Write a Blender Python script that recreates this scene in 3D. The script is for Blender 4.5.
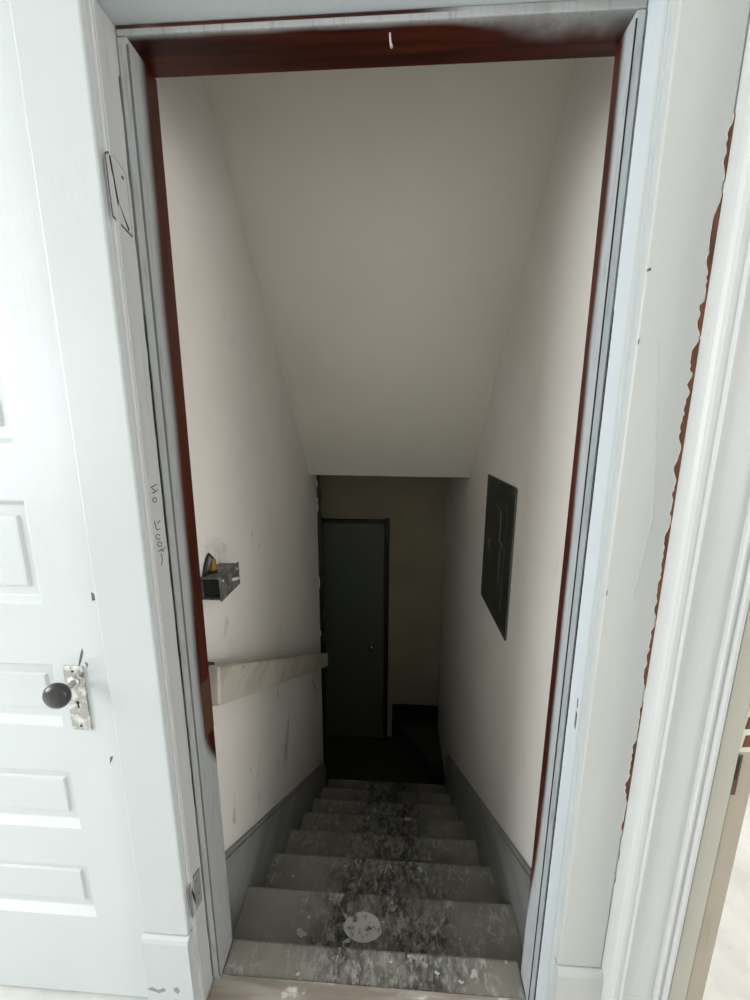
import bpy, bmesh, math, random
from mathutils import Vector, Matrix, noise

for o in list(bpy.data.objects): bpy.data.objects.remove(o, do_unlink=True)
SC = bpy.context.scene
COL = SC.collection
random.seed(7)

# ------------------------------------------------------------------ camera
CAM = Vector((0, 0, 1.42))
FPX = 376.0                                   # focal length in pixels of the 750 x 1000 frame
PITCH, YAW, ROLL = 0.18922525, 0.05413712, -0.00393353
_fwd = Vector((-math.sin(YAW)*math.cos(PITCH), math.cos(YAW)*math.cos(PITCH), -math.sin(PITCH)))
_r0 = Vector((math.cos(YAW), math.sin(YAW), 0)); _d0 = _fwd.cross(_r0)
_right = math.cos(ROLL)*_r0 + math.sin(ROLL)*_d0
_down = -math.sin(ROLL)*_r0 + math.cos(ROLL)*_d0
cam = bpy.data.cameras.new('camera'); cam_o = bpy.data.objects.new('camera', cam); COL.objects.link(cam_o)
cam.sensor_fit = 'HORIZONTAL'; cam.sensor_width = 36.0; cam.lens = FPX/750*36.0
cam.clip_start = 0.02; cam.clip_end = 100
cam_o.matrix_world = Matrix(((_right.x, -_down.x, -_fwd.x, CAM.x), (_right.y, -_down.y, -_fwd.y, CAM.y),
                             (_right.z, -_down.z, -_fwd.z, CAM.z), (0, 0, 0, 1)))
SC.camera = cam_o
def ray(x, y): return _right*((x-375)/FPX) + _down*((y-500)/FPX) + _fwd
def onX(x, y, v): d = ray(x, y); return CAM + d*((v-CAM.x)/d.x)
def onY(x, y, v): d = ray(x, y); return CAM + d*((v-CAM.y)/d.y)
def onZ(x, y, v): d = ray(x, y); return CAM + d*((v-CAM.z)/d.z)

# ------------------------------------------------------------------ world, light, exposure
w = bpy.data.worlds.new('world'); SC.world = w; w.use_nodes = True
w.node_tree.nodes['Background'].inputs[0].default_value = (0.78, 0.88, 1.0, 1)
w.node_tree.nodes['Background'].inputs[1].default_value = 1.0
def area(name, loc, target, sx, sy, power, col):
    l = bpy.data.lights.new(name, 'AREA'); l.shape = 'RECTANGLE'; l.size = sx; l.size_y = sy
    l.energy = power; l.color = col
    o = bpy.data.objects.new(name, l); COL.objects.link(o); o.location = loc
    o.rotation_euler = (Vector(target)-Vector(loc)).to_track_quat('-Z', 'Y').to_euler()
    return o
area('daylight_window_left', (-3.62, -.55, 1.78), (-1.0, -.55, 1.70), 1.9, 1.45, 178, (0.95, 0.985, 1.0))
area('daylight_window_side_room', (3.22, -1.1, 1.6), (1.0, -1.1, 1.6), 1.5, 1.5, 62, (1.0, 0.99, 0.97))
area('added_fill_side_room_end', (1.9, 2.72, 1.6), (1.9, 1.0, 1.2), 1.5, 1.5, 45, (1.0, 0.99, 0.97))  # added fill lamp, put here to brighten the side room floor
SC.view_settings.view_transform = 'Standard'; SC.view_settings.look = 'None'
SC.view_settings.gamma = 1.0; SC.view_settings.use_curve_mapping = False
SC.view_settings.exposure = 0.0

# ------------------------------------------------------------------ materials
class N:
    """tiny node helper"""
    def __init__(s, name):
        s.m = bpy.data.materials.new(name); s.m.use_nodes = True; s.t = s.m.node_tree
        s.b = s.t.nodes['Principled BSDF']; s._pos = None
    def new(s, typ, **kw):
        n = s.t.nodes.new(typ)
        for k, v in kw.items(): setattr(n, k, v)
        return n
    def put(s, sock, v):
        if hasattr(v, 'is_output'): s.t.links.new(v, sock)
        elif isinstance(v, (tuple, list)) and len(v) == 3 and sock.type == 'RGBA': sock.default_value = (*v, 1)
        else: sock.default_value = v
    def pos(s):
        if s._pos is None: s._pos = s.new('ShaderNodeNewGeometry').outputs['Position']
        return s._pos
    def xyz(s):
        n = s.new('ShaderNodeSeparateXYZ'); s.put(n.inputs[0], s.pos()); return n.outputs
    def math(s, op, a, b=0.0, c=0.0):
        n = s.new('ShaderNodeMath', operation=op); s.put(n.inputs[0], a); s.put(n.inputs[1], b); s.put(n.inputs[2], c); return n.outputs[0]
    def scaled(s, sc):
        n = s.new('ShaderNodeVectorMath', operation='MULTIPLY'); s.put(n.inputs[0], s.pos()); n.inputs[1].default_value = sc; return n.outputs[0]
    def noise(s, scale=5, sc=(1, 1, 1), detail=3, rough=.55, dist=0.0):
        n = s.new('ShaderNodeTexNoise'); s.put(n.inputs['Vector'], s.scaled(sc)); n.inputs['Scale'].default_value = scale
        n.inputs['Detail'].default_value = detail; n.inputs['Roughness'].default_value = rough; n.inputs['Distortion'].default_value = dist
        return n.outputs['Fac']
    def ramp(s, v, a, b, lo=0.0, hi=1.0):
        n = s.new('ShaderNodeMapRange', interpolation_type='SMOOTHSTEP'); s.put(n.inputs[0], v)
        for i, q in zip((1, 2, 3, 4), (a, b, lo, hi)): s.put(n.inputs[i], q)
        return n.outputs[0]
    def mix(s, f, a, b):
        n = s.new('ShaderNodeMix', data_type='RGBA'); s.put(n.inputs[0], f); s.put(n.inputs[6], a); s.put(n.inputs[7], b); return n.outputs[2]
    def bump(s, h, strength=.2, dist=.002):
        n = s.new('ShaderNodeBump'); n.inputs['Strength'].default_value = strength; n.inputs['Distance'].default_value = dist
        s.put(n.inputs['Height'], h); s.t.links.new(n.outputs[0], s.b.inputs['Normal'])
    def done(s, col, rough=.5, metal=0.0, spec=.5):
        s.put(s.b.inputs['Base Color'], col); s.put(s.b.inputs['Roughness'], rough); s.put(s.b.inputs['Metallic'], metal)
        s.b.inputs['Specular IOR Level'].default_value = spec
        return s.m

def m_paint(name, col, dirt=(.42, .42, .39), amount=.25, rough=.38, vert=True):
    k = N(name)
    st = k.noise(9, (6, 6, .35) if vert else (.35, 6, 6), 4, .6)
    bl = k.noise(3.2, (1, 1, 1), 3)
    f = k.math('MULTIPLY', k.ramp(st, .55, .78), k.ramp(bl, .42, .66))
    f = k.math('MULTIPLY', f, amount)
    k.bump(k.math('ADD', k.math('MULTIPLY', k.noise(60, (4, 4, .3) if vert else (.3, 4, 4), 2), .7), k.noise(14)), .16, .0015)
    return k.done(k.mix(f, col, dirt), k.ramp(bl, .3, .7, rough-.06, rough+.1))

M = {}
M['door'] = m_paint('white_door_paint', (.535, .557, .56), amount=.06)
M['casing'] = m_paint('white_trim_paint', (.488, .507, .509), amount=.10)
M['casing_grey'] = m_paint('off_white_trim_paint', (.455, .455, .44), amount=.12)
M['jamb'] = m_paint('worn_jamb_paint', (.475, .47, .46), (.13, .16, .16), amount=.6, rough=.42)
M['jamb_right'] = m_paint('bluish_jamb_paint', (.55, .59, .61), (.27, .36, .38), amount=.25, rough=.36)
M['casing_side'] = m_paint('side_room_trim_paint', (.515, .52, .51), amount=.06)
M['jamb_green'] = m_paint('dull_greenish_jamb_paint', (.40, .385, .325), (.29, .28, .21), amount=.5, rough=.5)
M['jamb_brown'] = m_paint('worn_brownish_jamb_paint', (.36, .31, .25), (.21, .17, .11), amount=.7, rough=.55)
M['ceiling_white'] = m_paint('ceiling_paint', (.86, .86, .84), amount=.05, rough=.8)
M['room_wall'] = m_paint('room_wall_paint', (.82, .83, .81), amount=.05, rough=.7)

def m_redwood(name, mode):
    """varnished red brown wood whose front edge was sprayed over with pale paint"""
    k = N(name); x, y, z = k.xyz()
    if mode == 'head': g = k.noise(14, (.25, 5, 5), 4, .6)
    else: g = k.noise(14, (5, 5, .25), 4, .6)
    wood = k.mix(k.ramp(g, .3, .7), (.020, .004, .002), (.072, .014, .006))
    if mode == 'head':
        edge = k.math('ADD', .7062, k.math('MULTIPLY', k.noise(5, (1, .1, .1), 2), .007))
        edge = k.math('ADD', edge, k.math('MULTIPLY', k.ramp(x, .05, .36, 0, .05), k.ramp(k.noise(9, (1, 1, 1), 3), .2, .75)))
        soft = k.ramp(x, .05, .3, .006, .03)
    elif mode == 'left':
        edge = k.math('ADD', .722, k.math('MULTIPLY', k.noise(1.6, (.1, .1, 1), 1), .030))
        edge = k.math('ADD', edge, k.ramp(z, .72, .48, 0, .085)); soft = .013
    else:
        edge = k.math('ADD', .722, k.math('MULTIPLY', k.noise(2.2, (.1, .1, 1), 1), .026))
        edge = k.math('ADD', edge, k.ramp(z, .5, .1, 0, .03)); soft = .010
    f = k.ramp(k.math('SUBTRACT', y, edge), k.math('MULTIPLY', soft, -1.0), soft)
    speck = k.math('MULTIPLY', k.ramp(k.noise(30, (5, 5, .5)), .5, .72), .35)
    paint = k.mix(speck, {'left': (.37, .375, .375), 'right': (.40, .42, .43), 'head': (.36, .365, .36)}[mode], (.14, .14, .14))
    if mode == 'head':                                   # bare strip at the top of the stop's front edge
        strip = k.math('MULTIPLY', k.ramp(z, 2.0400, 2.0412), k.ramp(k.noise(3.0, (1, 0, 0), 1), .62, .55))
        strip = k.math('MULTIPLY', strip, k.ramp(x, .12, .02))
        f = k.math('MAXIMUM', f, strip)
    k.bump(g, .1, .001)
    return k.done(k.mix(f, paint, wood), k.mix(f, (.45,)*3, (.34,)*3), 0.0, .3)
for q in ('left', 'right', 'head'): M['red_'+q] = m_redwood('red_wood_with_sprayed_edge_'+q, q)

k = N('bare_brown_wood'); g = k.noise(18, (4, 4, .6), 4, .6)
M['bare'] = k.done(k.mix(k.ramp(g, .32, .68), (.05, .015, .008), (.15, .050, .020)), .7); k.bump(g, .5, .002)
k = N('torn_paint_edge'); M['torn'] = k.done((.62, .57, .45), .7)
k = N('brown_block_wood'); g = k.noise(16, (4, .6, 4), 3); M['block'] = k.done(k.mix(g, (.045, .017, .008), (.095, .042, .020)), .55)

# stairwell plaster
k = N('stairwell_plaster'); x, y, z = k.xyz()
base = k.mix(k.ramp(k.noise(1.7, (1, 1, 1), 4), .35, .7), (.86, .81, .75), (.80, .75, .69))
scuff = k.math('MULTIPLY', k.ramp(k.noise(7.5, (1, .7, .5), 5, .68, 1.2), .56, .69), k.ramp(k.noise(2.3), .44, .6))
low = k.math('MULTIPLY', k.math('MULTIPLY', k.ramp(z, 1.35, .6), k.ramp(x, .2, -.2, .12, 1)), .62)
base = k.mix(k.math('MULTIPLY', scuff, k.math('ADD', low, .08)), base, (.23, .215, .19))
k.bump(k.math('ADD', k.noise(26, (1, 1, 1), 4, .6), k.math('MULTIPLY', k.noise(4), 2.0)), .28, .004)
M['plaster'] = k.done(base, .72)
k = N('stairwell_ceiling_plaster'); base = k.mix(k.ramp(k.noise(1.5), .35, .7), (.72, .67, .59), (.67, .62, .545))
k.bump(k.noise(22, (1, 1, 1), 4), .12, .003); M['plaster_ceiling'] = k.done(base, .8)
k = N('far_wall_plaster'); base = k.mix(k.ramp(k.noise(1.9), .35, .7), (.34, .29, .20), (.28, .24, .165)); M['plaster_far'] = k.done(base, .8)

# painted, worn and dusty steps
k = N('worn_grey_step_paint'); x, y, z = k.xyz()
paint = k.mix(k.ramp(k.noise(4), .35, .7), (.285, .272, .235), (.215, .205, .178))
ax = k.math('ABSOLUTE', k.math('ADD', x, .02))
walk = k.ramp(k.math('ADD', ax, k.math('MULTIPLY', k.noise(5), .30)), .52, .24)
grime = k.math('ADD', k.math('MULTIPLY', k.ramp(k.noise(42, (1.1, .6, .8), 7, .72, .3), .36, .62), .62), k.math('MULTIPLY', k.ramp(k.noise(9, (1, .8, .8), 4, .6), .38, .6), .45))
grime = k.math('MINIMUM', k.math('MULTIPLY', grime, walk), .95)
c1 = k.mix(grime, paint, (.028, .026, .024))
dust = k.math('MULTIPLY', k.ramp(k.noise(38, (1, .7, 1), 7, .74, .8), .50, .64), k.ramp(k.noise(7, (1.3, 1, 1), 4), .42, .62))
c2 = k.mix(k.math('MULTIPLY', dust, .8), c1, (.52, .50, .46))
d2 = k.math('MULTIPLY', k.ramp(k.noise(75, (1, .6, 1), 6, .75, .4), .53, .64), k.math('MULTIPLY', walk, .55))
c2 = k.mix(d2, c2, (.46, .445, .41))
k.bump(k.noise(30, (1, 1, 1), 5, .65), .35, .003)
M['tread'] = k.done(c2, k.mix(grime, (.5,)*3, (.68,)*3))
k = N('worn_threshold_wood'); g = k.noise(9, (.5, 5, 1), 4)
c = k.mix(k.ramp(g, .35, .65), (.36, .315, .27), (.23, .19, .155)); c = k.mix(k.ramp(k.noise(12, (1, 2, 1), 5), .56, .66), c, (.62, .6, .56))
M['threshold'] = k.done(c, .65); k.bump(g, .3, .002)
k = N('grey_skirt_paint'); g = k.noise(5, (1, .6, 1.6), 5)
M['skirt'] = k.done(k.mix(k.ramp(g, .3, .72), (.34, .34, .325), (.24, .24, .228)), .5); k.bump(g, .15, .003)
k = N('dirty_paint_splash'); g = k.noise(30, (1, 1, 1), 5, .7)
M['splash'] = k.done(k.mix(k.ramp(g, .50, .64), (.60, .585, .545), (.13, .125, .115)), .7)
k = N('white_paint_splash'); M['splash_white'] = k.done((.48, .47, .44), .7)

# hall floor
k = N('pale_dusty_floor'); g = k.noise(5, (1, 1, 1), 6, .7)
c = k.mix(k.ramp(g, .35, .7), (.66, .65, .62), (.55, .54, .51)); c = k.mix(k.math('MULTIPLY', k.ramp(k.noise(18, (1, 1, 1), 6, .7), .6, .75), .4), c, (.36, .34, .31))
M['floor'] = k.done(c, .6); k.bump(g, .15, .003)
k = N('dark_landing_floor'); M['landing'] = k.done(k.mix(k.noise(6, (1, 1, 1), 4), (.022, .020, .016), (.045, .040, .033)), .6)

# metals and small things
k = N('nickel_plate_paint_spattered'); g = k.noise(55, (1, 1, 1), 5, .65)
M['plate'] = k.done(k.mix(k.ramp(g, .44, .62), (.36, .36, .34), (.62, .62, .58)), k.ramp(g, .4, .6, .3, .55), k.ramp(g, .62, .44))
k = N('dark_tarnished_knob'); g = k.noise(26, (1, 1, 1), 3); M['knob'] = k.done(k.mix(g, (.022, .021, .021), (.055, .052, .05)), .3, .35)
k = N('knob_shank_metal'); M['shank'] = k.done((.58, .57, .54), .35, .8)
k = N('black_gap'); M['black'] = k.done((.008, .008, .008), .8)
k = N('grey_dirt_line'); M['dirt'] = k.done(k.mix(k.noise(30, (1, 1, .4), 3), (.05, .05, .05), (.16, .16, .155)), .8)
k = N('faint_scuff'); M['scuff'] = k.done((.24, .24, .235), .7)
k = N('pencil'); M['pencil'] = k.done((.045, .045, .05), .6)
k = N('dirty_galvanised_steel'); g = k.noise(45, (1, 1, 1), 4)
M['galv'] = k.done(k.mix(k.ramp(g, .4, .65), (.11, .105, .09), (.27, .26, .23)), .5, .45)
k = N('worn_toggle'); M['toggle'] = k.done((.62, .60, .55), .4)
k = N('yellow_plastic'); M['yellow'] = k.done((.22, .12, .012), .45)
k = N('black_tape'); M['tape'] = k.done((.012, .011, .010), .5)
k = N('dark_grey_enamel'); g = k.noise(9, (1, 1, 1), 4)
M['panel'] = k.done(k.mix(k.ramp(g, .35, .7), (.038, .040, .033), (.060, .062, .052)), .35, .2)
k = N('panel_edge_grey'); M['panel_edge'] = k.done((.12, .12, .11), .35, .3)
k = N('panel_label'); M['panel_label'] = k.done((.20, .20, .18), .5)
k = N('rail_paint'); g = k.noise(11, (2, .35, 1.5), 6, .65); chips = k.ramp(k.noise(26, (1, .8, 1), 5), .63, .70)
c = k.mix(k.ramp(g, .4, .72), (.50, .455, .385), (.34, .305, .25)); c = k.mix(k.math('MULTIPLY', chips, .6), c, (.22, .20, .17))
M['rail'] = k.done(c, .45); k.bump(g, .25, .003)
k = N('far_door_paint'); M['far_door'] = k.done(k.mix(k.noise(3), (.085, .092, .068), (.11, .117, .088)), .5)
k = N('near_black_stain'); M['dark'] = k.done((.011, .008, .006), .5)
k = N('brass_knob'); M['brass'] = k.done((.5, .45, .35), .2, .9)
def m_glass():
    m = bpy.data.materials.new('window_glass'); m.use_nodes = True; t = m.node_tree; t.nodes.remove(t.nodes['Principled BSDF'])
    a = t.nodes.new('ShaderNodeBsdfTransparent'); b = t.nodes.new('ShaderNodeBsdfGlossy'); b.inputs['Roughness'].default_value = .02
    x = t.nodes.new('ShaderNodeMixShader'); x.inputs[0].default_value = .06
    t.links.new(a.outputs[0], x.inputs[1]); t.links.new(b.outputs[0], x.inputs[2]); t.links.new(x.outputs[0], t.nodes['Material Output'].inputs[0])
    return m
M['glass'] = m_glass()

# ------------------------------------------------------------------ builders
WORLD_LOC = {}
def wloc(o): return WORLD_LOC.get(o.name, Vector((0, 0, 0))) if o else Vector((0, 0, 0))
def tag(o, label=None, cat=None, group=None, kind=None):
    if label: o['label'] = label
    if cat: o['category'] = cat
    if group: o['group'] = group
    if kind: o['kind'] = kind
    return o
def thing(name, loc, label=None, cat=None, group=None, kind=None):
    o = bpy.data.objects.new(name, None); o.empty_display_size = .05; COL.objects.link(o)
    o.location = loc; WORLD_LOC[o.name] = Vector(loc)
    return tag(o, label, cat, group, kind)
def link(name, bm, mat, parent=None, smooth=False):
    """one bmesh in world coordinates -> one mesh object with its origin at its own middle"""
    bmesh.ops.recalc_face_normals(bm, faces=bm.faces)
    lo = Vector((min(v.co[i] for v in bm.verts) for i in range(3))); hi = Vector((max(v.co[i] for v in bm.verts) for i in range(3)))
    c = (lo+hi)/2; c.z = lo.z
    bmesh.ops.translate(bm, verts=bm.verts, vec=-c)
    me = bpy.data.meshes.new(name); bm.to_mesh(me); bm.free()
    for p in me.polygons: p.use_smooth = smooth
    o = bpy.data.objects.new(name, me); COL.objects.link(o)
    if isinstance(mat, (list, tuple)):
        for q in mat: me.materials.append(q)
    else: me.materials.append(mat)
    WORLD_LOC[o.name] = c.copy()
    o.parent = parent; o.location = c - wloc(parent)
    return o
def bm_box(x0, x1, y0, y1, z0, z1, bev=0.0, seg=2, bm=None):
    b = bmesh.new()
    vs = [b.verts.new((x, y, z)) for x in (x0, x1) for y in (y0, y1) for z in (z0, z1)]
    for f in ((0, 1, 3, 2), (4, 6, 7, 5), (0, 4, 5, 1), (2, 3, 7, 6), (0, 2, 6, 4), (1, 5, 7, 3)): b.faces.new([vs[i] for i in f])
    if bev: bmesh.ops.bevel(b, geom=list(b.edges), offset=bev, segments=seg, affect='EDGES', profile=.5)
    if bm is None: return b
    me = bpy.data.meshes.new('tmp'); b.to_mesh(me); b.free(); bm.from_mesh(me); bpy.data.meshes.remove(me)
    return bm
def box(name, x0, x1, y0, y1, z0, z1, mat, parent=None, bev=0.0, seg=2, smooth=False):
    return link(name, bm_box(x0, x1, y0, y1, z0, z1, bev, seg), mat, parent, smooth)
def bm_prism(pts, axis, a, b, bm=None):
    """polygon extruded along an axis: 'x' -> pts are (y, z); 'y' -> (x, z); 'z' -> (x, y)"""
    bm = bm or bmesh.new()
    def P(p, t): return {'x': (t, p[0], p[1]), 'y': (p[0], t, p[1]), 'z': (p[0], p[1], t)}[axis]
    A = [bm.verts.new(P(p, a)) for p in pts]; B = [bm.verts.new(P(p, b)) for p in pts]
    n = len(pts)
    bm.faces.new(A); bm.faces.new(B[::-1])
    for i in range(n): bm.faces.new((A[i], B[i], B[(i+1) % n], A[(i+1) % n]))
    return bm
def prism(name, pts, axis, a, b, mat, parent=None): return link(name, bm_prism(pts, axis, a, b), mat, parent)
def bm_tube(pts, r, n=8, bm=None, closed=False):
    bm = bm or bmesh.new(); pts = [Vector(p) for p in pts]; rings = []
    for i, p in enumerate(pts):
        t = (pts[min(i+1, len(pts)-1)]-pts[max(i-1, 0)]).normalized()
        u = t.orthogonal().normalized(); v = t.cross(u)
        if rings:
            u = (prev - t*prev.dot(t)).normalized(); v = t.cross(u)
        prev = u
        rr = r[i] if isinstance(r, (list, tuple)) else r
        rings.append([bm.verts.new(p+(u*math.cos(2*math.pi*j/n)+v*math.sin(2*math.pi*j/n))*rr) for j in range(n)])
    for a, b in zip(rings, rings[1:]):
        for j in range(n): bm.faces.new((a[j], a[(j+1) % n], b[(j+1) % n], b[j]))
    bm.faces.new(rings[0][::-1]); bm.faces.new(rings[-1])
    return bm
def bm_lathe(prof, origin, axis, n=24, bm=None):
    """prof: (radius, distance along axis)"""
    bm = bm or bmesh.new(); ax = Vector(axis).normalized(); u = ax.orthogonal().normalized(); v = ax.cross(u); rings = []
    for r, h in prof:
        rings.append([bm.verts.new(Vector(origin)+ax*h+(u*math.cos(2*math.pi*j/n)+v*math.sin(2*math.pi*j/n))*max(r, 1e-4)) for j in range(n)])
    for a, b in zip(rings, rings[1:]):
        for j in range(n): bm.faces.new((a[j], a[(j+1) % n], b[(j+1) % n], b[j]))
    bm.faces.new(rings[0][::-1]); bm.faces.new(rings[-1])
    return bm
def bm_blob(cx, cy, z, rx, ry, h, n=22, rough=.25, seed=0, bm=None):
    """flat irregular splash lying on a step"""
    rnd = random.Random(seed); ph = [rnd.uniform(0, 6.28) for _ in range(5)]
    pts = []
    for i in range(n):
        a = 2*math.pi*i/n
        q = 1+rough*sum(math.sin(a*(j+2)+ph[j])/(j+1.5) for j in range(5))
        pts.append((cx+rx*q*math.cos(a), cy+ry*q*math.sin(a)))
    return bm_prism(pts, 'z', z, z+h, bm)

# ------------------------------------------------------------------ main dimensions (metres)
YC = .640          # face of the casings
YJ = .660          # front edge of the jambs / face of the wall
YS = .704          # front of the door stops
YR = .780          # rear edge of the frame
XJL, XJR = -.456, .3635
ZH = 2.0475        # soffit of the head jamb
T = .0150          # stop thickness
TL = .0188         # the left stop is a little thicker
XL, XR = -.525, .443
RISE, RUN, Y0 = .195, .25, .792
NST = 8
ZB = -NST*RISE
YF = 3.2

# ------------------------------------------------------------------ the room and its walls
bm = bm_box(-3.5, 3.1, -3.2, YS+.012, -.12, 0)
bm_box(.66, 3.1, YS+.012, 2.6, -.12, 0, bm=bm)
tag(link('floor', bm, M['floor']), 'pale dusty floor in front of the doors', kind='structure')
tag(box('ceiling', -3.5, 3.1, -3.2, 2.6, 2.62, 2.74, M['ceiling_white']), 'white ceiling of the room', kind='structure')
def wall_with_hole(name, axis, p0, p1, a0, a1, z0, z1, ha0, ha1, hz0, hz1, label):
    bm = bmesh.new()
    def B(a, b, c, d):
        if axis == 'x': bm_box(p0, p1, a, b, c, d, bm=bm)
        else: bm_box(a, b, p0, p1, c, d, bm=bm)
    B(a0, ha0, z0, z1); B(ha1, a1, z0, z1); B(ha0, ha1, z0, hz0); B(ha0, ha1, hz1, z1)
    return tag(link(name, bm, M['room_wall']), label, kind='structure')
wall_with_hole('wall_left', 'x', -3.62, -3.5, -3.2, .78, 0, 2.62, -1.5, .4, 1.05, 2.5, 'white room wall with the tall window')
tag(box('wall_back', -3.62, 3.22, -3.32, -3.2, 0, 2.62, M['room_wall']), 'white room wall behind the viewer', kind='structure')
wall_with_hole('wall_right', 'x', 3.1, 3.22, -3.2, 2.6, 0, 2.62, -1.85, -.35, .85, 2.35, 'bright outer wall of the side room')
wall_with_hole('wall_side_room', 'y', 2.6, 2.72, .66, 3.22, 0, 2.62, 1.15, 2.65, .85, 2.35, 'end wall of the side room')
# partition to the side room: it starts well behind the picture's right edge
tag(box('wall_partition', .66, .78, -3.2, -.30, 0, 2.62, M['room_wall']), 'partition wall towards the side room', kind='structure')
tag(box('wall_partition_header', .66, .78, -.30, .606, 2.12, 2.62, M['room_wall']), 'wall above the side room opening', kind='structure')
def window(name, axis, p, a0, a1, z0, z1, label):
    t = thing(name, (p, (a0+a1)/2, z0) if axis == 'x' else ((a0+a1)/2, p, z0), label, kind='structure')
    def B(nm, a, b, c, d, th, mat, bev=.003):
        if axis == 'x': box(nm, p-th, p+th, a, b, c, d, mat, t, bev, 1)
        else: box(nm, a, b, p-th, p+th, c, d, mat, t, bev, 1)
    f = .05; zm = (z0+z1)/2
    B('window_frame', a0, a0+f, z0, z1, .03, M['casing']); B('window_frame', a1-f, a1, z0, z1, .03, M['casing'])
    B('window_frame', a0+f, a1-f, z0, z0+f, .03, M['casing']); B('window_frame', a0+f, a1-f, z1-f, z1, .03, M['casing'])
    B('meeting_rail', a0+f, a1-f, zm-.02, zm+.02, .028, M['casing'])
    B('pane', a0+f, a1-f, z0+f, zm-.02, .002, M['glass'], 0); B('pane', a0+f, a1-f, zm+.02, z1-f, .002, M['glass'], 0)
window('window_1', 'x', -3.56, -1.5, .4, 1.05, 2.5, 'white sash window in the left wall')
window('window_2', 'x', 3.16, -1.85, -.35, .85, 2.35, 'white sash window in the side room')

window('added_window_3', 'y', 2.66, 1.15, 2.65, .85, 2.35, 'unseen white sash window added in the end wall of the side room for light')  # unseen window added to go with the fill lamp on the side room floor

# the wall that holds both doors
bm = bmesh.new()
bm_box(-3.5, -1.40, YJ, YR-.002, 0, 2.62, bm=bm)                 # left of the panelled door
bm_box(-1.40, -.575, YJ+.055, YR-.002, 2.07, 2.62, bm=bm)
bm_box(-1.40, -.575, YJ, YJ+.055, 2.07, 2.62, bm=bm)
bm_box(-.575, XJL-.022, YJ, YR-.002, 0, 2.62, bm=bm)             # between the doors
bm_box(XJL-.022, XJR+.022, YJ, YR-.002, ZH+.022, 2.62, bm=bm)    # over the stair door
bm_box(XJR+.022, .60, YJ, YR-.002, 0, 2.62, bm=bm)               # right of the stair door
tag(link('wall_front', bm, M['room_wall']), 'white wall around the stairway doorway', kind='structure')
tag(box('wall_closet', -1.5, -.54, YR+.25, YR+.30, 0, 2.62, M['room_wall']), 'closet wall behind the panelled door', kind='structure')

# ------------------------------------------------------------------ stairwell shell
def quadwall(name, pts, th, mat, label):
    """vertical wall along x = const: pts (y, z)"""
    return tag(prism(name, pts, 'x', th[0], th[1], mat), label, kind='structure')
YW = 2.46                                            # the left wall stops here, the landing opens to the left
quadwall('wall_stair_left', [(YR, -1.9), (YW, -1.9), (YW, 2.62), (YR, 2.62)], (XL-.1, XL), M['plaster'], 'off-white plaster wall left of the stairs')
quadwall('wall_stair_right', [(YR, -1.9), (YF, -1.9), (YF, 2.62), (YR, 2.62)], (XR, .655), M['plaster'], 'off-white plaster wall right of the stairs')
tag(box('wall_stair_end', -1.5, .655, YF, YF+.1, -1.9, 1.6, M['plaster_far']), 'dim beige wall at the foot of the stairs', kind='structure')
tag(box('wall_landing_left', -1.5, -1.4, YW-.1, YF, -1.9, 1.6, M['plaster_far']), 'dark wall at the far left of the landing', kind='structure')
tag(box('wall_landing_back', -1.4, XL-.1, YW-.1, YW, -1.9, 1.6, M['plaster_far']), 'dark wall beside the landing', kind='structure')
# sloping ceiling; its lower edge hangs a little lower on the right
bm = bmesh.new()
zl, zr, ye = 1.138, 1.130, 2.262
tl = 2.62; yt_ = ye-(tl-zl)/1.10
A = [(XL, yt_, tl), (XL, ye, zl), (XL, ye+.03, zl), (XL, ye+.03, tl)]
B = [(XR, yt_, tl), (XR, ye, zr), (XR, ye+.03, zr), (XR, ye+.03, tl)]
va = [bm.verts.new(p) for p in A]; vb = [bm.verts.new(p) for p in B]
bm.faces.new(va); bm.faces.new(vb[::-1])
for i in range(4): bm.faces.new((va[i], vb[i], vb[(i+1) % 4], va[(i+1) % 4]))
tag(link('ceiling_stair', bm, M['plaster_ceiling']), 'sloping plaster ceiling over the stairs', kind='structure')
tag(box('ceiling_landing', -1.4, XR, ye+.03, YF, zl+.012, zl+.1, M['plaster_far']), 'low flat ceiling over the landing', kind='structure')
tag(box('ceiling_stair_top', XL, XR, YR, yt_+.02, 2.62, 2.7, M['plaster_ceiling']), 'flat ceiling just inside the stairway', kind='structure')
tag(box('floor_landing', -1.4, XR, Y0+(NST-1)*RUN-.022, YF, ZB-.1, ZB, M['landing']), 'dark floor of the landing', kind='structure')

# ------------------------------------------------------------------ staircase
st = thing('staircase', (0, Y0, 0), 'steep grey painted wooden stairs worn dark along the middle, leading down', 'staircase')
SX0, SX1 = XL+.022, XR-.022
treads = []
box('threshold', XJL+.001, XJR-.001, YJ-.01, YS+.012, .0005, .006, M['threshold'], st, .002, 1)
for k_ in range(NST):
    yn, z = Y0+RUN*k_, -RISE*k_
    y0 = YS+.0125 if k_ == 0 else yn-RUN-.020
    x0, x1 = (XJL+TL+.001, XJR-T-.001) if k_ == 0 else (SX0, SX1)
    bm = bm_box(x0, x1, y0, yn, z-.028, z)
    ed = [e for e in bm.edges if all(abs(v.co.y-yn) < 1e-6 for v in e.verts) and abs(e.verts[0].co.z-e.verts[1].co.z) < 1e-6]
    bmesh.ops.bevel(bm, geom=ed, offset=.009, segments=3, affect='EDGES', profile=.5)
    treads.append(link('tread', bm, M['tread'], st))
    box('riser', SX0, SX1, yn-.040, yn-.021, z-RISE, z-.0285, M['tread'], st)
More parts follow.
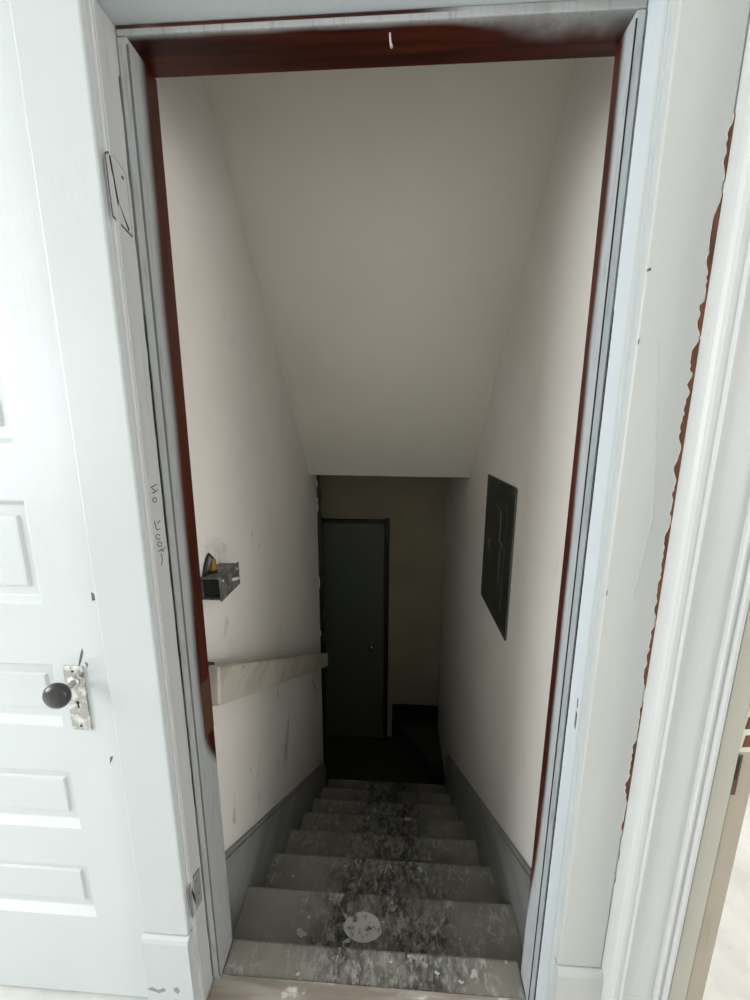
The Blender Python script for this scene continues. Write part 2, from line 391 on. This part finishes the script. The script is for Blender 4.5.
# paint spills and splashes lying on the steps
def on_step(px, py, k_): p = onZ(px, py, -RISE*k_); return p.x, p.y
c = on_step(363, 927, 1)
tag(link('paint_splotch', bm_blob(c[0], c[1], -RISE, .060, .040, .0008, 28, .05, 3), M['splash'], treads[1]), 'round pale plaster-like paint splotch')
rnd = random.Random(5)
for (px, py, k_, r, rr) in [(301, 933, 1, .016, .4), (309, 917, 1, .006, .3), (347, 941, 1, .010, .5), (293, 876, 2, .007, .3), (420, 869, 2, .011, .5),
                            (418, 880, 2, .005, .3), (408, 819, 4, .018, .25), (474, 974, 0, .011, .5), (461, 982, 0, .006, .4),
                            (409, 956, 0, .004, .4), (391, 962, 0, .004, .3), (437, 973, 0, .006, .4), (345, 866, 2, .006, .4), (392, 903, 1, .005, .4),
                            (330, 899, 1, .004, .4), (383, 922, 1, .005, .3), (460, 939, 1, .004, .3), (298, 974, 0, .005, .4)]:
    x, y = on_step(px, py, k_)
    link('paint_spot', bm_blob(x, y, -RISE*k_, r, r*.62, .0007, 14, rr, rnd.randint(0, 999)), M['splash_white'], treads[k_])
x, y = on_step(506, 962, 0)
link('nail_head', bm_lathe([(.004, 0), (.004, .001), (.002, .0016)], (x, y, 0), (0, 0, 1), 10), M['shank'], treads[0])
# skirt boards
def skirt(name, x0, x1, ya, za, sl, yend, label):
    zt = lambda y: za+sl*(y-ya)
    top = [(YR+.001, zt(YR)), (yend, zt(yend))]
    bot = [(yend, max(zt(yend)-.62, -1.62)), (YR+.001, -.45)]
    t = thing(name, ((x0+x1)/2, YR, -.4), label, kind='structure')
    prism('board', top+bot, 'x', x0, x1, M['skirt'], t)
    wx = (x0, x1-.008) if x0 < 0 else (x0+.008, x1)
    lip = [(YR+.001, zt(YR)), (yend, zt(yend)), (yend, zt(yend)+.012), (YR+.001, zt(YR)+.012)]
    prism('cap_bead', lip, 'x', wx[0], wx[1], M['skirt'], t)
skirt('baseboard_stair_left', XL+.0005, XL+.0205, .899, .112, -.80, 2.44, 'grey painted skirt board down the left side of the stairs')
skirt('baseboard_stair_right', XR-.0205, XR-.0005, .949, .066, -.725, 2.52, 'grey painted skirt board down the right side of the stairs')
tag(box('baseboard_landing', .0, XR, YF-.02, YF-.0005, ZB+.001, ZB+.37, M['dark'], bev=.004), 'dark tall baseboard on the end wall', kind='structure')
# winder step in the right corner of the landing
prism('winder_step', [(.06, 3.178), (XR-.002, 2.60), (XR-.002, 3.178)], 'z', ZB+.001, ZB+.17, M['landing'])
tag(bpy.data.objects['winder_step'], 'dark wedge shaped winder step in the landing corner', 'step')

# dark trim on the free edge of the left wall, chipped down to light plaster
t = thing('trim_3', (XL, YW, ZB), 'dark ragged corner strip where the left stair wall ends', kind='structure')
rnd = random.Random(11)
bm = bmesh.new(); pts = []; z = ZB+.001; ztop = zl
L_, R_ = [], []
while z < ztop:
    L_.append((XL-.03, z)); R_.append((XL+.026+rnd.uniform(-.010, .008), z)); z += rnd.uniform(.03, .09)
L_.append((XL-.03, ztop)); R_.append((XL+.028, ztop))
bm_prism(L_+R_[::-1], 'y', YW+.0005, YW+.022, bm)
link('corner_strip', bm, M['dark'], t)
for zz, h in ((1.03, .05), (.93, .03), (.86, .07), (.31, .09), (-.06, .05)):
    prism('plaster_flake', [(XL+.001, zz), (XL+.007, zz+h*.2), (XL+.006, zz+h*.8), (XL+.001, zz+h), (XL-.002, zz+h*.5)], 'y', YW-.003, YW+.0005, M['plaster'], t)

# far door
d2 = thing('door_2', (-.45, YF-.02, ZB), 'dark grey-green flush door at the foot of the stairs', kind='structure')
fx0, fx1, fz = -.905, -.088, .600
box('door_leaf', fx0, fx1, YF-.030, YF-.001, ZB+.006, fz, M['far_door'], d2, .002, 1)
box('frame_side', fx1+.002, fx1+.044, YF-.050, YF-.001, ZB+.001, fz+.050, M['dark'], d2, .003, 1)
box('frame_side', fx0-.060, fx0-.002, YF-.050, YF-.001, ZB+.001, fz+.050, M['dark'], d2, .003, 1)
box('frame_head', fx0-.002, fx1+.002, YF-.046, YF-.001, fz+.004, fz+.036, M['dark'], d2, .003, 1)
kp = onY(371, 648, YF-.07)
link('knob', bm_lathe([(.006, 0), (.008, .012), (.020, .020), (.026, .032), (.022, .044), (.008, .050)], (kp.x, YF-.030, kp.z), (0, -1, 0), 18), M['brass'], d2, True)

# ------------------------------------------------------------------ stair door frame
fr = thing('trim_1', (0, YJ, 0), 'white painted door frame around the stairway with bare red-brown rear edge', kind='structure')
ZP = .262
def casing(x0, x1, mat):
    bm = bm_box(x0, x1, YC, YJ-.0005, ZP+.001, 2.20, .0035, 3)
    return link('casing', bm, mat, fr)
cl = casing(-.5697, -.463, M['casing']); cr = casing(.371, .4640, M['casing_grey'])
link('head_casing', bm_box(-.5697, .4640, YC+.001, YJ-.0005, 2.055, 2.16, .0035, 3), M['casing'], fr)
def plinth(x0, x1, mat):
    pts = [(YJ-.0005, 0.001), (YC-.010, 0.001), (YC-.010, ZP-.012), (YC-.007, ZP-.004), (YC-.001, ZP), (YJ-.0005, ZP)]
    return link('plinth_block', bm_prism(pts, 'x', x0, x1), mat, fr)
pl = plinth(-.572, -.461, M['casing']); plinth(.369, .4640, M['casing_grey'])
jl = box('jamb', XJL-.021, XJL, YJ-.006, YR, 0.001, ZH, M['jamb'], fr, .0015, 1)
jr = box('jamb', XJR, XJR+.021, YJ-.006, YR, 0.001, ZH, M['jamb_right'], fr, .0015, 1)
jh = box('head_jamb', XJL-.021, XJR+.021, YJ-.006, YR, ZH+.0002, ZH+.021, M['jamb_right'], fr, .0015, 1)
# inner bead of paint running down the jamb's front edge
box('jamb_edge_bead', XJL, XJL+.0022, YJ-.003, YJ+.005, .002, ZH-.001, M['jamb'], fr, .0009, 2)
box('jamb_edge_bead', XJR-.0012, XJR, YJ-.006, YJ+.000, .002, ZH-.001, M['casing_side'], fr, .0005, 1)
# stops: side face bare red wood behind a sprayed edge
box('door_stop', XJL+.0012, XJL+TL, YS, YR+.002, 0.007, ZH-T-.001, M['red_left'], fr, .0022, 2)
box('door_stop', XJR-T, XJR-.0012, YS, YR-.018, 0.007, ZH-T-.001, M['red_right'], fr, .0022, 2)
box('head_stop', XJL+.0012, XJR-.0012, YS, YR, ZH-T, ZH-.0008, M['red_head'], fr, .0018, 2)
# cracks: black gap where stop and jamb have parted, ragged on the left
def ragged_gap(x, y, w0, w1, z0, z1, seed, sgn, name='paint_crack', mat='black', step=(.015, .05)):
    rnd = random.Random(seed); a, b = [], []; z = z0
    while z < z1:
        wv = rnd.uniform(w0, w1)
        a.append((y-wv, z)); b.append((y+.0004, z)); z += rnd.uniform(*step)
    a.append((y, z1)); b.append((y+.0004, z1))
    return link(name, bm_prism(a+b[::-1], 'x', x, x+sgn*.0006), M[mat], jl if sgn > 0 else jr)
ragged_gap(XJL, YS-.0002, .0012, .0036, .02, 1.98, 3, 1, mat='dirt')
ragged_gap(XJL+.0006, YS-.0002, .0014, .0044, .88, 1.62, 4, 1)
ragged_gap(XJL+.0006, YS-.0002, .0002, .0024, .55, .95, 5, 1)
ragged_gap(XJR, YS-.0002, .0018, .0026, .02, 1.62, 6, -1)
ragged_gap(XJR, YS-.0002, .0006, .0012, 1.62, 2.03, 7, -1, mat='dirt')
# dark groove between the front arris of the stop and its side on both jambs (caulk line)
for x, sg, m_ in ((XJL+TL, 1, 'dirt'), (XJR-T, -1, 'black')):
    b0 = bm_tube([(x-sg*.0008, YS+.0008, .02), (x-sg*.0008, YS+.0008, 2.02)], .0019 if sg > 0 else .0014, 6)
    link('caulk_line', b0, M[m_], fr)

# hinge leaves let into the left jamb, painted over
k = N('grimy_hinge_paint'); M['leaf_dirty'] = k.done(k.mix(k.noise(40, (1, 1, 1), 4, .7), (.10, .10, .10), (.36, .36, .35)), .5)
def leaf(zc, h, seed):
    y0, y1 = .643, .694
    x = XJL
    out = [(y0+.004, zc+h*.42), (y0+.018, zc+h*.52), (y1, zc+h*.40), (y1, zc-h*.52), (y0+.006, zc-h*.42)]
    ring = link('hinge_mortise', bm_prism(out, 'x', x, x+.0006), M['dirt'], jl)
    cx_, cz_ = sum(p[0] for p in out)/5, sum(p[1] for p in out)/5
    inn = [(cx_+(p[0]-cx_)*.90, cz_+(p[1]-cz_)*.94) for p in out]
    lf = link('hinge_leaf', bm_prism(inn, 'x', x, x+.0016), M['leaf_dirty' if seed == 2 else 'jamb'], jl)
    return lf
tag(leaf(1.793, .105, 1), 'painted-over hinge leaf')
bmx = bm_prism([(.6545, 1.838), (.6575, 1.838), (.6655, 1.778), (.6625, 1.770)], 'x', XJL+.0016, XJL+.0022)
link('mortise_gap', bmx, M['black'], jl)
link('mortise_gap', bm_prism([(.6655, 1.778), (.667, 1.775), (.686, 1.747), (.683, 1.744)], 'x', XJL+.0016, XJL+.0021), M['black'], jl)
tag(leaf(.345, .105, 2), 'painted-over hinge leaf')
link('mortise_gap', bm_prism([(.656, .365), (.659, .380), (.667, .330), (.664, .318)], 'x', XJL+.0016, XJL+.0022), M['dirt'], jl)
for (yy, zz) in ((.682, 1.822), (.676, .372), (.680, .33)):
    link('screw_head', bm_lathe([(.0028, 0), (.0028, .0008)], (XJL+.0016, yy, zz), (1, 0, 0), 10), M['dirt'], jl)
# strike mortise in the right jamb
link('strike_slot', bm_prism([(.667, .868), (.6725, .874), (.6725, .840), (.6675, .834)], 'x', XJR-.0006, XJR+.0001), M['dirt'], jr)
link('strike_slot', bm_prism([(.669, .900), (.672, .902), (.671, .880), (.669, .880)], 'x', XJR-.0006, XJR+.0001), M['dirt'], jr)
# handwriting on the left jamb, traced stroke by stroke
bm = bmesh.new()
def T_(u, v): p = onX(140+u/10.526, 475+v/10.526, XJL+.0004); return (p.x, p.y, p.z)
def circ(cx_, cy_, rx, ry, a0=0, a1=6.3, n=12): return [(cx_+rx*math.cos(a0+(a1-a0)*i/n), cy_+ry*math.sin(a0+(a1-a0)*i/n)) for i in range(n+1)]
for s_ in ([(178, 97), (150, 112), (115, 130)], [(115, 130), (140, 150), (158, 168)], [(126, 188), (140, 192), (165, 175), (186, 152)],
           circ(156, 262, 22, 24, .4, 6.2), [(103, 276), (108, 284)],
           [(152, 482), (160, 520), (168, 560), (182, 578), (204, 566)], [(186, 508), (200, 494), (210, 480)],
           circ(190, 652, 22, 26, .5, 5.9), circ(208, 728, 24, 24, .3, 6.1),
           [(190, 806), (228, 790), (268, 768)], [(222, 776), (230, 796), (250, 806)], [(222, 826), (233, 870), (234, 905), (226, 952)]):
    bm_tube([T_(*p) for p in s_], .00085, 5, bm)
prism('bare_wood_patch', [(.740, .700), (YR+.001, .698), (YR+.001, .838), (.738, .840)], 'x', XJL+TL-.0002, XJL+TL+.0005, M['block'], fr)
link('handwriting', bm, M['pencil'], jl)
# nail hanging from the head
p = onY(390, 27, .722); link('bent_nail', bm_tube([(p.x, .722, ZH-T), (p.x+.001, .721, ZH-T-.012), (p.x+.003, .720, ZH-T-.020)], [.0016, .0016, .0024], 8), M['splash_white'], fr)
# bare wood where paint tore off between the right casing and the next trim
def torn(z0, z1, wmax, seed):
    rnd = random.Random(seed); a = []; n = max(5, int((z1-z0)/.0055)); wv = wmax*.55
    for i in range(n+1):
        u = i/n; env = min(1, u*n/3, (1-u)*n/3)
        wv = min(wmax, max(wmax*.28, wv+rnd.uniform(-.32, .32)*wmax))
        if rnd.random() < .10: wv = wmax*rnd.uniform(.3, 1)
        a.append((.4640-max(.0010, wv*env), z0+(z1-z0)*u))
    rim = [(p[0]-.0009*rnd.choice((.2, .4, 1.0, 2.2)), p[1]) for p in a]
    link('torn_paint_edge', bm_prism(rim+[(.4640, z1), (.4640, z0)], 'y', YC-.0004, YC+.0005), M['torn'], cr)
    link('bare_wood_strip', bm_prism(a+[(.4640, z1), (.4640, z0)], 'y', YC-.0008, YC+.0005), M['bare'], cr)
for z0, z1, w_, sd in ((1.768, 1.850, .0085, 1), (1.560, 1.753, .0105, 2), (1.265, 1.556, .012, 3), (1.085, 1.262, .010, 4), (.952, 1.082, .0085, 5),
                       (.845, .925, .006, 6), (.700, .842, .0135, 7), (.620, .698, .008, 8), (.560, .580, .004, 9), (.500, .512, .003, 10)):
    torn(z0, z1, w_*.78, sd)
# small chips in the paint
for (px, py, wv, hv) in ((641, 272, .006, .006), (612, 345, .002, .010), (606, 596, .0015, .012)):
    p = onY(px, py, YC); x0 = max(p.x, .3725)
    link('paint_chip', bm_prism([(x0, p.z), (x0+wv, p.z+hv*.3), (x0+wv*.8, p.z+hv), (x0+.0004, p.z+hv*.7)], 'y', YC-.0005, YC+.0005), M['dirt'], cr)
# hairline crack in the right casing paint
pts = [onY(px, py, YC-.0001) for px, py in ((658, 340), (657, 400), (655, 470), (652, 520), (643, 560), (633, 596))]
link('hairline_crack', bm_tube([tuple(q) for q in pts], .0006, 5), M['casing_grey'], cr)
for q in ([(147, 989), (152, 987), (158, 990), (164, 988), (166, 991), (159, 993), (153, 991)], [(173, 989), (177, 987), (180, 991), (178, 994), (175, 992)]):
    q = [onY(a_, b_, YC-.0102) for a_, b_ in q]
    link('scuff_mark', bm_prism([(v.x, v.z) for v in q], 'y', YC-.0104, YC-.0098), M['scuff'], pl)

# ------------------------------------------------------------------ trim of the opening on the right
sr = thing('trim_2', (.52, YJ, 0), 'moulded white casing of the side opening at the right edge', kind='structure')
prof = [(.4645, YJ-.0005), (.4645, .622), (.4655, .6145), (.4685, .6085), (.473, .6050), (.4790, .6038), (.4822, .6038), (.4828, .6005), (.4845, .5990), (.4865, .5995), (.4880, .6040), (.4895, .6090),
        (.5530, .6090), (.5535, .6035), (.5555, .6012), (.5585, .6012), (.5605, .6040), (.5660, .6045), (.5672, .6010), (.5695, .5990), (.5735, .5990), (.5765, .6010), (.5800, .6060), (.5815, YJ-.0005)]
bm = bm_prism(prof, 'z', .252, 2.2)
o = link('moulded_casing', bm, M['casing_side'], sr)
prof2 = [(.4645, YJ-.0005), (.4645, .616), (.470, .604), (.4800, .5990), (.5735, .5960), (.5800, .6030), (.5815, YJ-.0005)]
# rear block: splayed foot of the casing
bm = bm_prism(prof, 'z', .001, .2515)
for v in bm.verts:
    if v.co.z < .1 and v.co.x < .4690: v.co.x -= .0
link('casing_foot', bm, M['casing_side'], sr)
gj = box('jamb_edge', .5818, .6180, .606, .775, .001, 2.12, M['jamb_green'], sr, .002, 1)
bj = box('jamb_rabbet', .6183, .6545, .609, .775, .001, 2.12, M['jamb_brown'], sr, .002, 1)
# strike plate and splintered bare wood above it
p = onY(737, 757, .608)
sp = box('strike_plate', .6135, .6265, .6068, .6090, .765, .850, M['block'], sr, .001, 1)
box('strike_hole', .6160, .6215, .6062, .6070, .800, .845, M['black'], sp)
for i, (z0, z1, x0, x1) in enumerate(((.866, .892, .6215, .6400), (.903, .929, .6195, .6400), (.938, .962, .6230, .6400), (.972, .990, .6260, .6400))):
    prism('bare_wood_patch', [(x0, z0), (x1, z0+.002), (x1, z1), (x0+.002, z1-.002)], 'y', .6076, .6095, M['bare'], bj)
prism('torn_paint_edge', [(.6165, .855), (.6405, .857), (.6405, 1.0), (.6240, .996), (.6180, .93)], 'y', .6082, .6092, M['torn'], bj)

# ------------------------------------------------------------------ panelled door on the left
d1 = thing('door_1', (-.96, YJ, 0), 'white painted panelled door with a dark round knob', kind='structure')
DX0, DX1, DF, DB = -1.335, -.578, YJ+.001, YJ+.037
PX0, PX1 = -1.213, -.700
rows = [(.261, .417), (.520, .678), (.789, .939), (1.070, 1.284), (1.387, 1.60), (1.705, 1.92)]
box('stile', DX0, PX0, DF, DB, .012, 2.050, M['door'], d1); box('stile', PX1, DX1, DF, DB, .012, 2.050, M['door'], d1)
zprev = .012
for a, b in rows+[(2.05, 2.05)]:
    box('rail', PX0, PX1, DF, DB, zprev, a, M['door'], d1); zprev = b
def raised_panel(x0, x1, z0, z1):
    """sloping sticking around a sunk field with a raised flat middle"""
    bm = bmesh.new()
    loops = [(0, DF), (.002, DF+.0005), (.012, DF+.0145), (.0145, DF+.0155), (.0325, DF+.0155), (.0355, DF+.0115), (.0400, DF+.0110)]
    R = []
    for ins, y in loops: R.append([bm.verts.new(q) for q in ((x0+ins, y, z0+ins), (x1-ins, y, z0+ins), (x1-ins, y, z1-ins), (x0+ins, y, z1-ins))])
    back = [bm.verts.new(q) for q in ((x0, DB-.002, z0), (x1, DB-.002, z0), (x1, DB-.002, z1), (x0, DB-.002, z1))]
    for a, b in zip(R, R[1:]):
        for i in range(4): bm.faces.new((a[i], a[(i+1) % 4], b[(i+1) % 4], b[i]))
    bm.faces.new(R[-1]); bm.faces.new(back[::-1])
    for i in range(4): bm.faces.new((back[i], back[(i+1) % 4], R[0][(i+1) % 4], R[0][i]))
    return link('panel', bm, M['door'], d1)
for a, b in rows: raised_panel(PX0, PX1, a, b)
# lock plate, knob and keyhole
es = box('lock_plate', -.677, -.635, DF-.0045, DF-.0002, .788, .938, M['plate'], d1, .0015, 2)
kz, kx = .903, -.655
link('rose', bm_lathe([(.0125, 0), (.0125, .004), (.0090, .007)], (kx, DF-.0045, kz), (0, -1, 0), 20), M['shank'], es, True)
link('shank', bm_lathe([(.0075, 0), (.0072, .020), (.0085, .030)], (kx, DF-.0100, kz), (0, -1, 0), 18), M['shank'], es, True)
pr = [(a_*.97, b_*.66) for a_, b_ in [(.008, 0), (.014, .002), (.021, .008), (.0255, .016), (.0272, .024), (.0262, .032), (.022, .039), (.015, .0435), (.007, .0455), (.001, .046)]]
tag(link('door_knob', bm_lathe(pr, (kx, DF-.029, kz), (0, -1, 0), 28), M['knob'], es, True), 'dark tarnished round knob')
link('keyhole', bm_prism([(-.6575, .8585), (-.6525, .8585), (-.6510, .855), (-.6530, .8505), (-.6530, .842), (-.6570, .842), (-.6570, .8505), (-.6590, .855)], 'y', DF-.0050, DF-.0044), M['black'], es)
for zz in (.927, .799): link('screw_head', bm_lathe([(.0028, 0), (.0020, .0012)], (-.656, DF-.0045, zz), (0, -1, 0), 10), M['black'], es)
# chips and scratches in the door's paint
for pts in ([(78, 668), (80, 655), (82, 648), (83, 652), (81, 662)], [(91, 592), (94, 594), (95, 600), (92, 601)], [(110, 757), (113, 756), (112, 760), (110, 764)],
            [(85, 662), (88, 664), (87, 668)], [(73, 392), (75, 392), (75, 395), (73, 395)]):
    q = [onY(a, b, DF-.0003) for a, b in pts]
    q = [(min(v.x, DX1-.001), v.z) for v in q]
    link('paint_chip', bm_prism(q, 'y', DF-.0005, DF+.0003), M['dirt'], d1)
# frame of that door (hidden behind the shared casing on its right)
f3 = thing('trim_4', (-.96, YJ, 0), 'white casing on the far side of the panelled door', kind='structure')
box('casing', -1.46, -1.355, YC, YJ-.0005, .001, 2.17, M['casing'], f3, .003, 2)
box('head_casing', -1.46, -.575, YC+.001, YJ-.0005, 2.172, 2.27, M['casing'], f3, .003, 2)
box('jamb', -1.3995, -1.338, YJ, YR-.003, .001, 2.055, M['casing'], f3, .001, 1)
box('head_jamb', -1.3995, -.578, YJ, YR-.003, 2.056, 2.0695, M['casing'], f3, .001, 1)

# ------------------------------------------------------------------ handrail on the left stair wall
hr = thing('handrail', (XL+.06, .84, .7), 'chipped off-white wooden handrail board sloping down the left wall', 'handrail')
a = onX(219, 666, -.445); b = onX(220, 706, -.445); e = onX(328, 653, -.445); g = onX(328, 667, -.445)
pts = [(a.y, a.z), (e.y, e.z), (g.y+.01, g.z), (b.y, b.z)]
bm = bm_prism(pts, 'x', -.477, -.445)
bmesh.ops.bevel(bm, geom=list(bm.edges), offset=.006, segments=3, affect='EDGES', profile=.5)
link('rail', bm, M['rail'], hr)
box('mounting_block', XL+.0005, -.4765, .838, .885, a.z-.13, a.z-.015, M['block'], hr, .003, 1)
sl_ = (e.z-a.z)/(e.y-a.y)
for yy in (1.45, 2.05):
    zz = a.z+sl_*(yy-a.y); box('mounting_block', XL+.0005, -.4765, yy, yy+.05, zz-.10, zz-.035, M['block'], hr, .003, 1)
# ------------------------------------------------------------------ switch box with its cover, and the wire connector above it
sb = thing('switch_box', (XL+.03, .98, .95), 'dirty metal surface switch box with open black end on left stair wall', 'switch box')
bx0, bx1, by0, by1, bz0, bz1 = XL+.0005, -.470, .930, 1.048, .957, 1.020
bm = bmesh.new(); th = .0028
for q in ((bx0, bx1, by0, by1, bz0, bz0+th), (bx0, bx1, by0, by1, bz1-th, bz1), (bx0, bx0+th, by0, by1, bz0+th, bz1-th), (bx0, bx1, by1-th, by1, bz0+th, bz1-th)):
    bm_box(*q, bm=bm)
link('box_body', bm, M['galv'], sb)
cv = box('cover_plate', bx1-.0002, bx1+.0035, by0-.003, by1+.004, bz0-.004, bz1+.004, M['galv'], sb, .0015, 2)
box('box_interior', bx0+th+.001, bx1-.001, by0+.012, by1-th-.001, bz0+th+.001, bz1-th-.001, M['black'], sb)
link('toggle', bm_tube([(bx1+.003, 1.000, .9885), (bx1+.010, 1.012, .986), (bx1+.013, 1.024, .983)], [.005, .0045, .0035], 8), M['toggle'], sb, True)
for yy in (.945, 1.036): link('screw_head', bm_lathe([(.004, 0), (.003, .0016)], (bx1+.0035, yy, bz1-.012), (1, 0, 0), 10), M['toggle'], sb)
wn = thing('wire_connector', (-.508, .985, 1.0205), 'yellow wire connector wrapped in black tape above the switch box', 'wire connector')
bm = bm_lathe([(.0105, 0), (.0105, .004), (.0085, .016), (.0055, .030), (.003, .034)], (-.508, .975, 1.0245), (0, .25, 1), 14)
link('connector_cap', bm, M['yellow'], wn, True)
bm = bm_tube([(-.5175, .945, 1.0202), (-.5190, .955, 1.040), (-.5195, .968, 1.060), (-.5190, .980, 1.072), (-.515, .995, 1.052), (-.514, 1.000, 1.026)], [.005, .0055, .0045, .003, .003, .004], 8)
link('taped_wire', bm, M['tape'], wn, True)
link('taped_wire', bm_lathe([(.013, 0), (.0135, .005), (.0115, .007)], (-.508, .973, 1.0203), (0, 0, 1), 14), M['tape'], wn)

# ------------------------------------------------------------------ electrical panel on the right stair wall
ep = thing('electrical_panel', (XR-.01, 1.585, .60), 'dark grey metal electrical panel set flat on the right stair wall', 'electrical panel')
py0, py1, pz0, pz1 = 1.372, 1.798, .600, 1.209
box('cover', XR-.006, XR-.0005, py0, py1, pz0, pz1, M['panel'], ep, .002, 2)
box('cover_edge', XR-.0072, XR-.0005, py0-.007, py0-.0005, pz0+.01, pz1-.004, M['panel_edge'], ep, .001, 1)
dr = box('hinged_door', XR-.0090, XR-.0062, 1.455, 1.745, .690, 1.130, M['panel'], ep, .0015, 2)
bm = bm_tube([(XR-.0091, 1.612, 1.105), (XR-.0091, 1.535, 1.088), (XR-.0091, 1.520, 1.060), (XR-.0091, 1.522, .960)], .0018, 6)
link('door_seam', bm, M['panel_edge'], dr)
box('latch', XR-.0125, XR-.0088, 1.478, 1.496, .945, .975, M['panel_edge'], dr, .001, 1)
box('label_plate', XR-.0096, XR-.0088, 1.668, 1.708, .880, .925, M['panel_label'], dr)
link('scratch', bm_tube([(XR-.0091, 1.500, .93), (XR-.0091, 1.512, .86), (XR-.0091, 1.508, .79)], .0014, 5), M['panel_edge'], dr)
for yy, zz in ((1.395, 1.185), (1.775, 1.185), (1.395, .625), (1.775, .625)):
    link('screw_head', bm_lathe([(.005, 0), (.004, .002)], (XR-.006, yy, zz), (-1, 0, 0), 10), M['panel_edge'], ep)
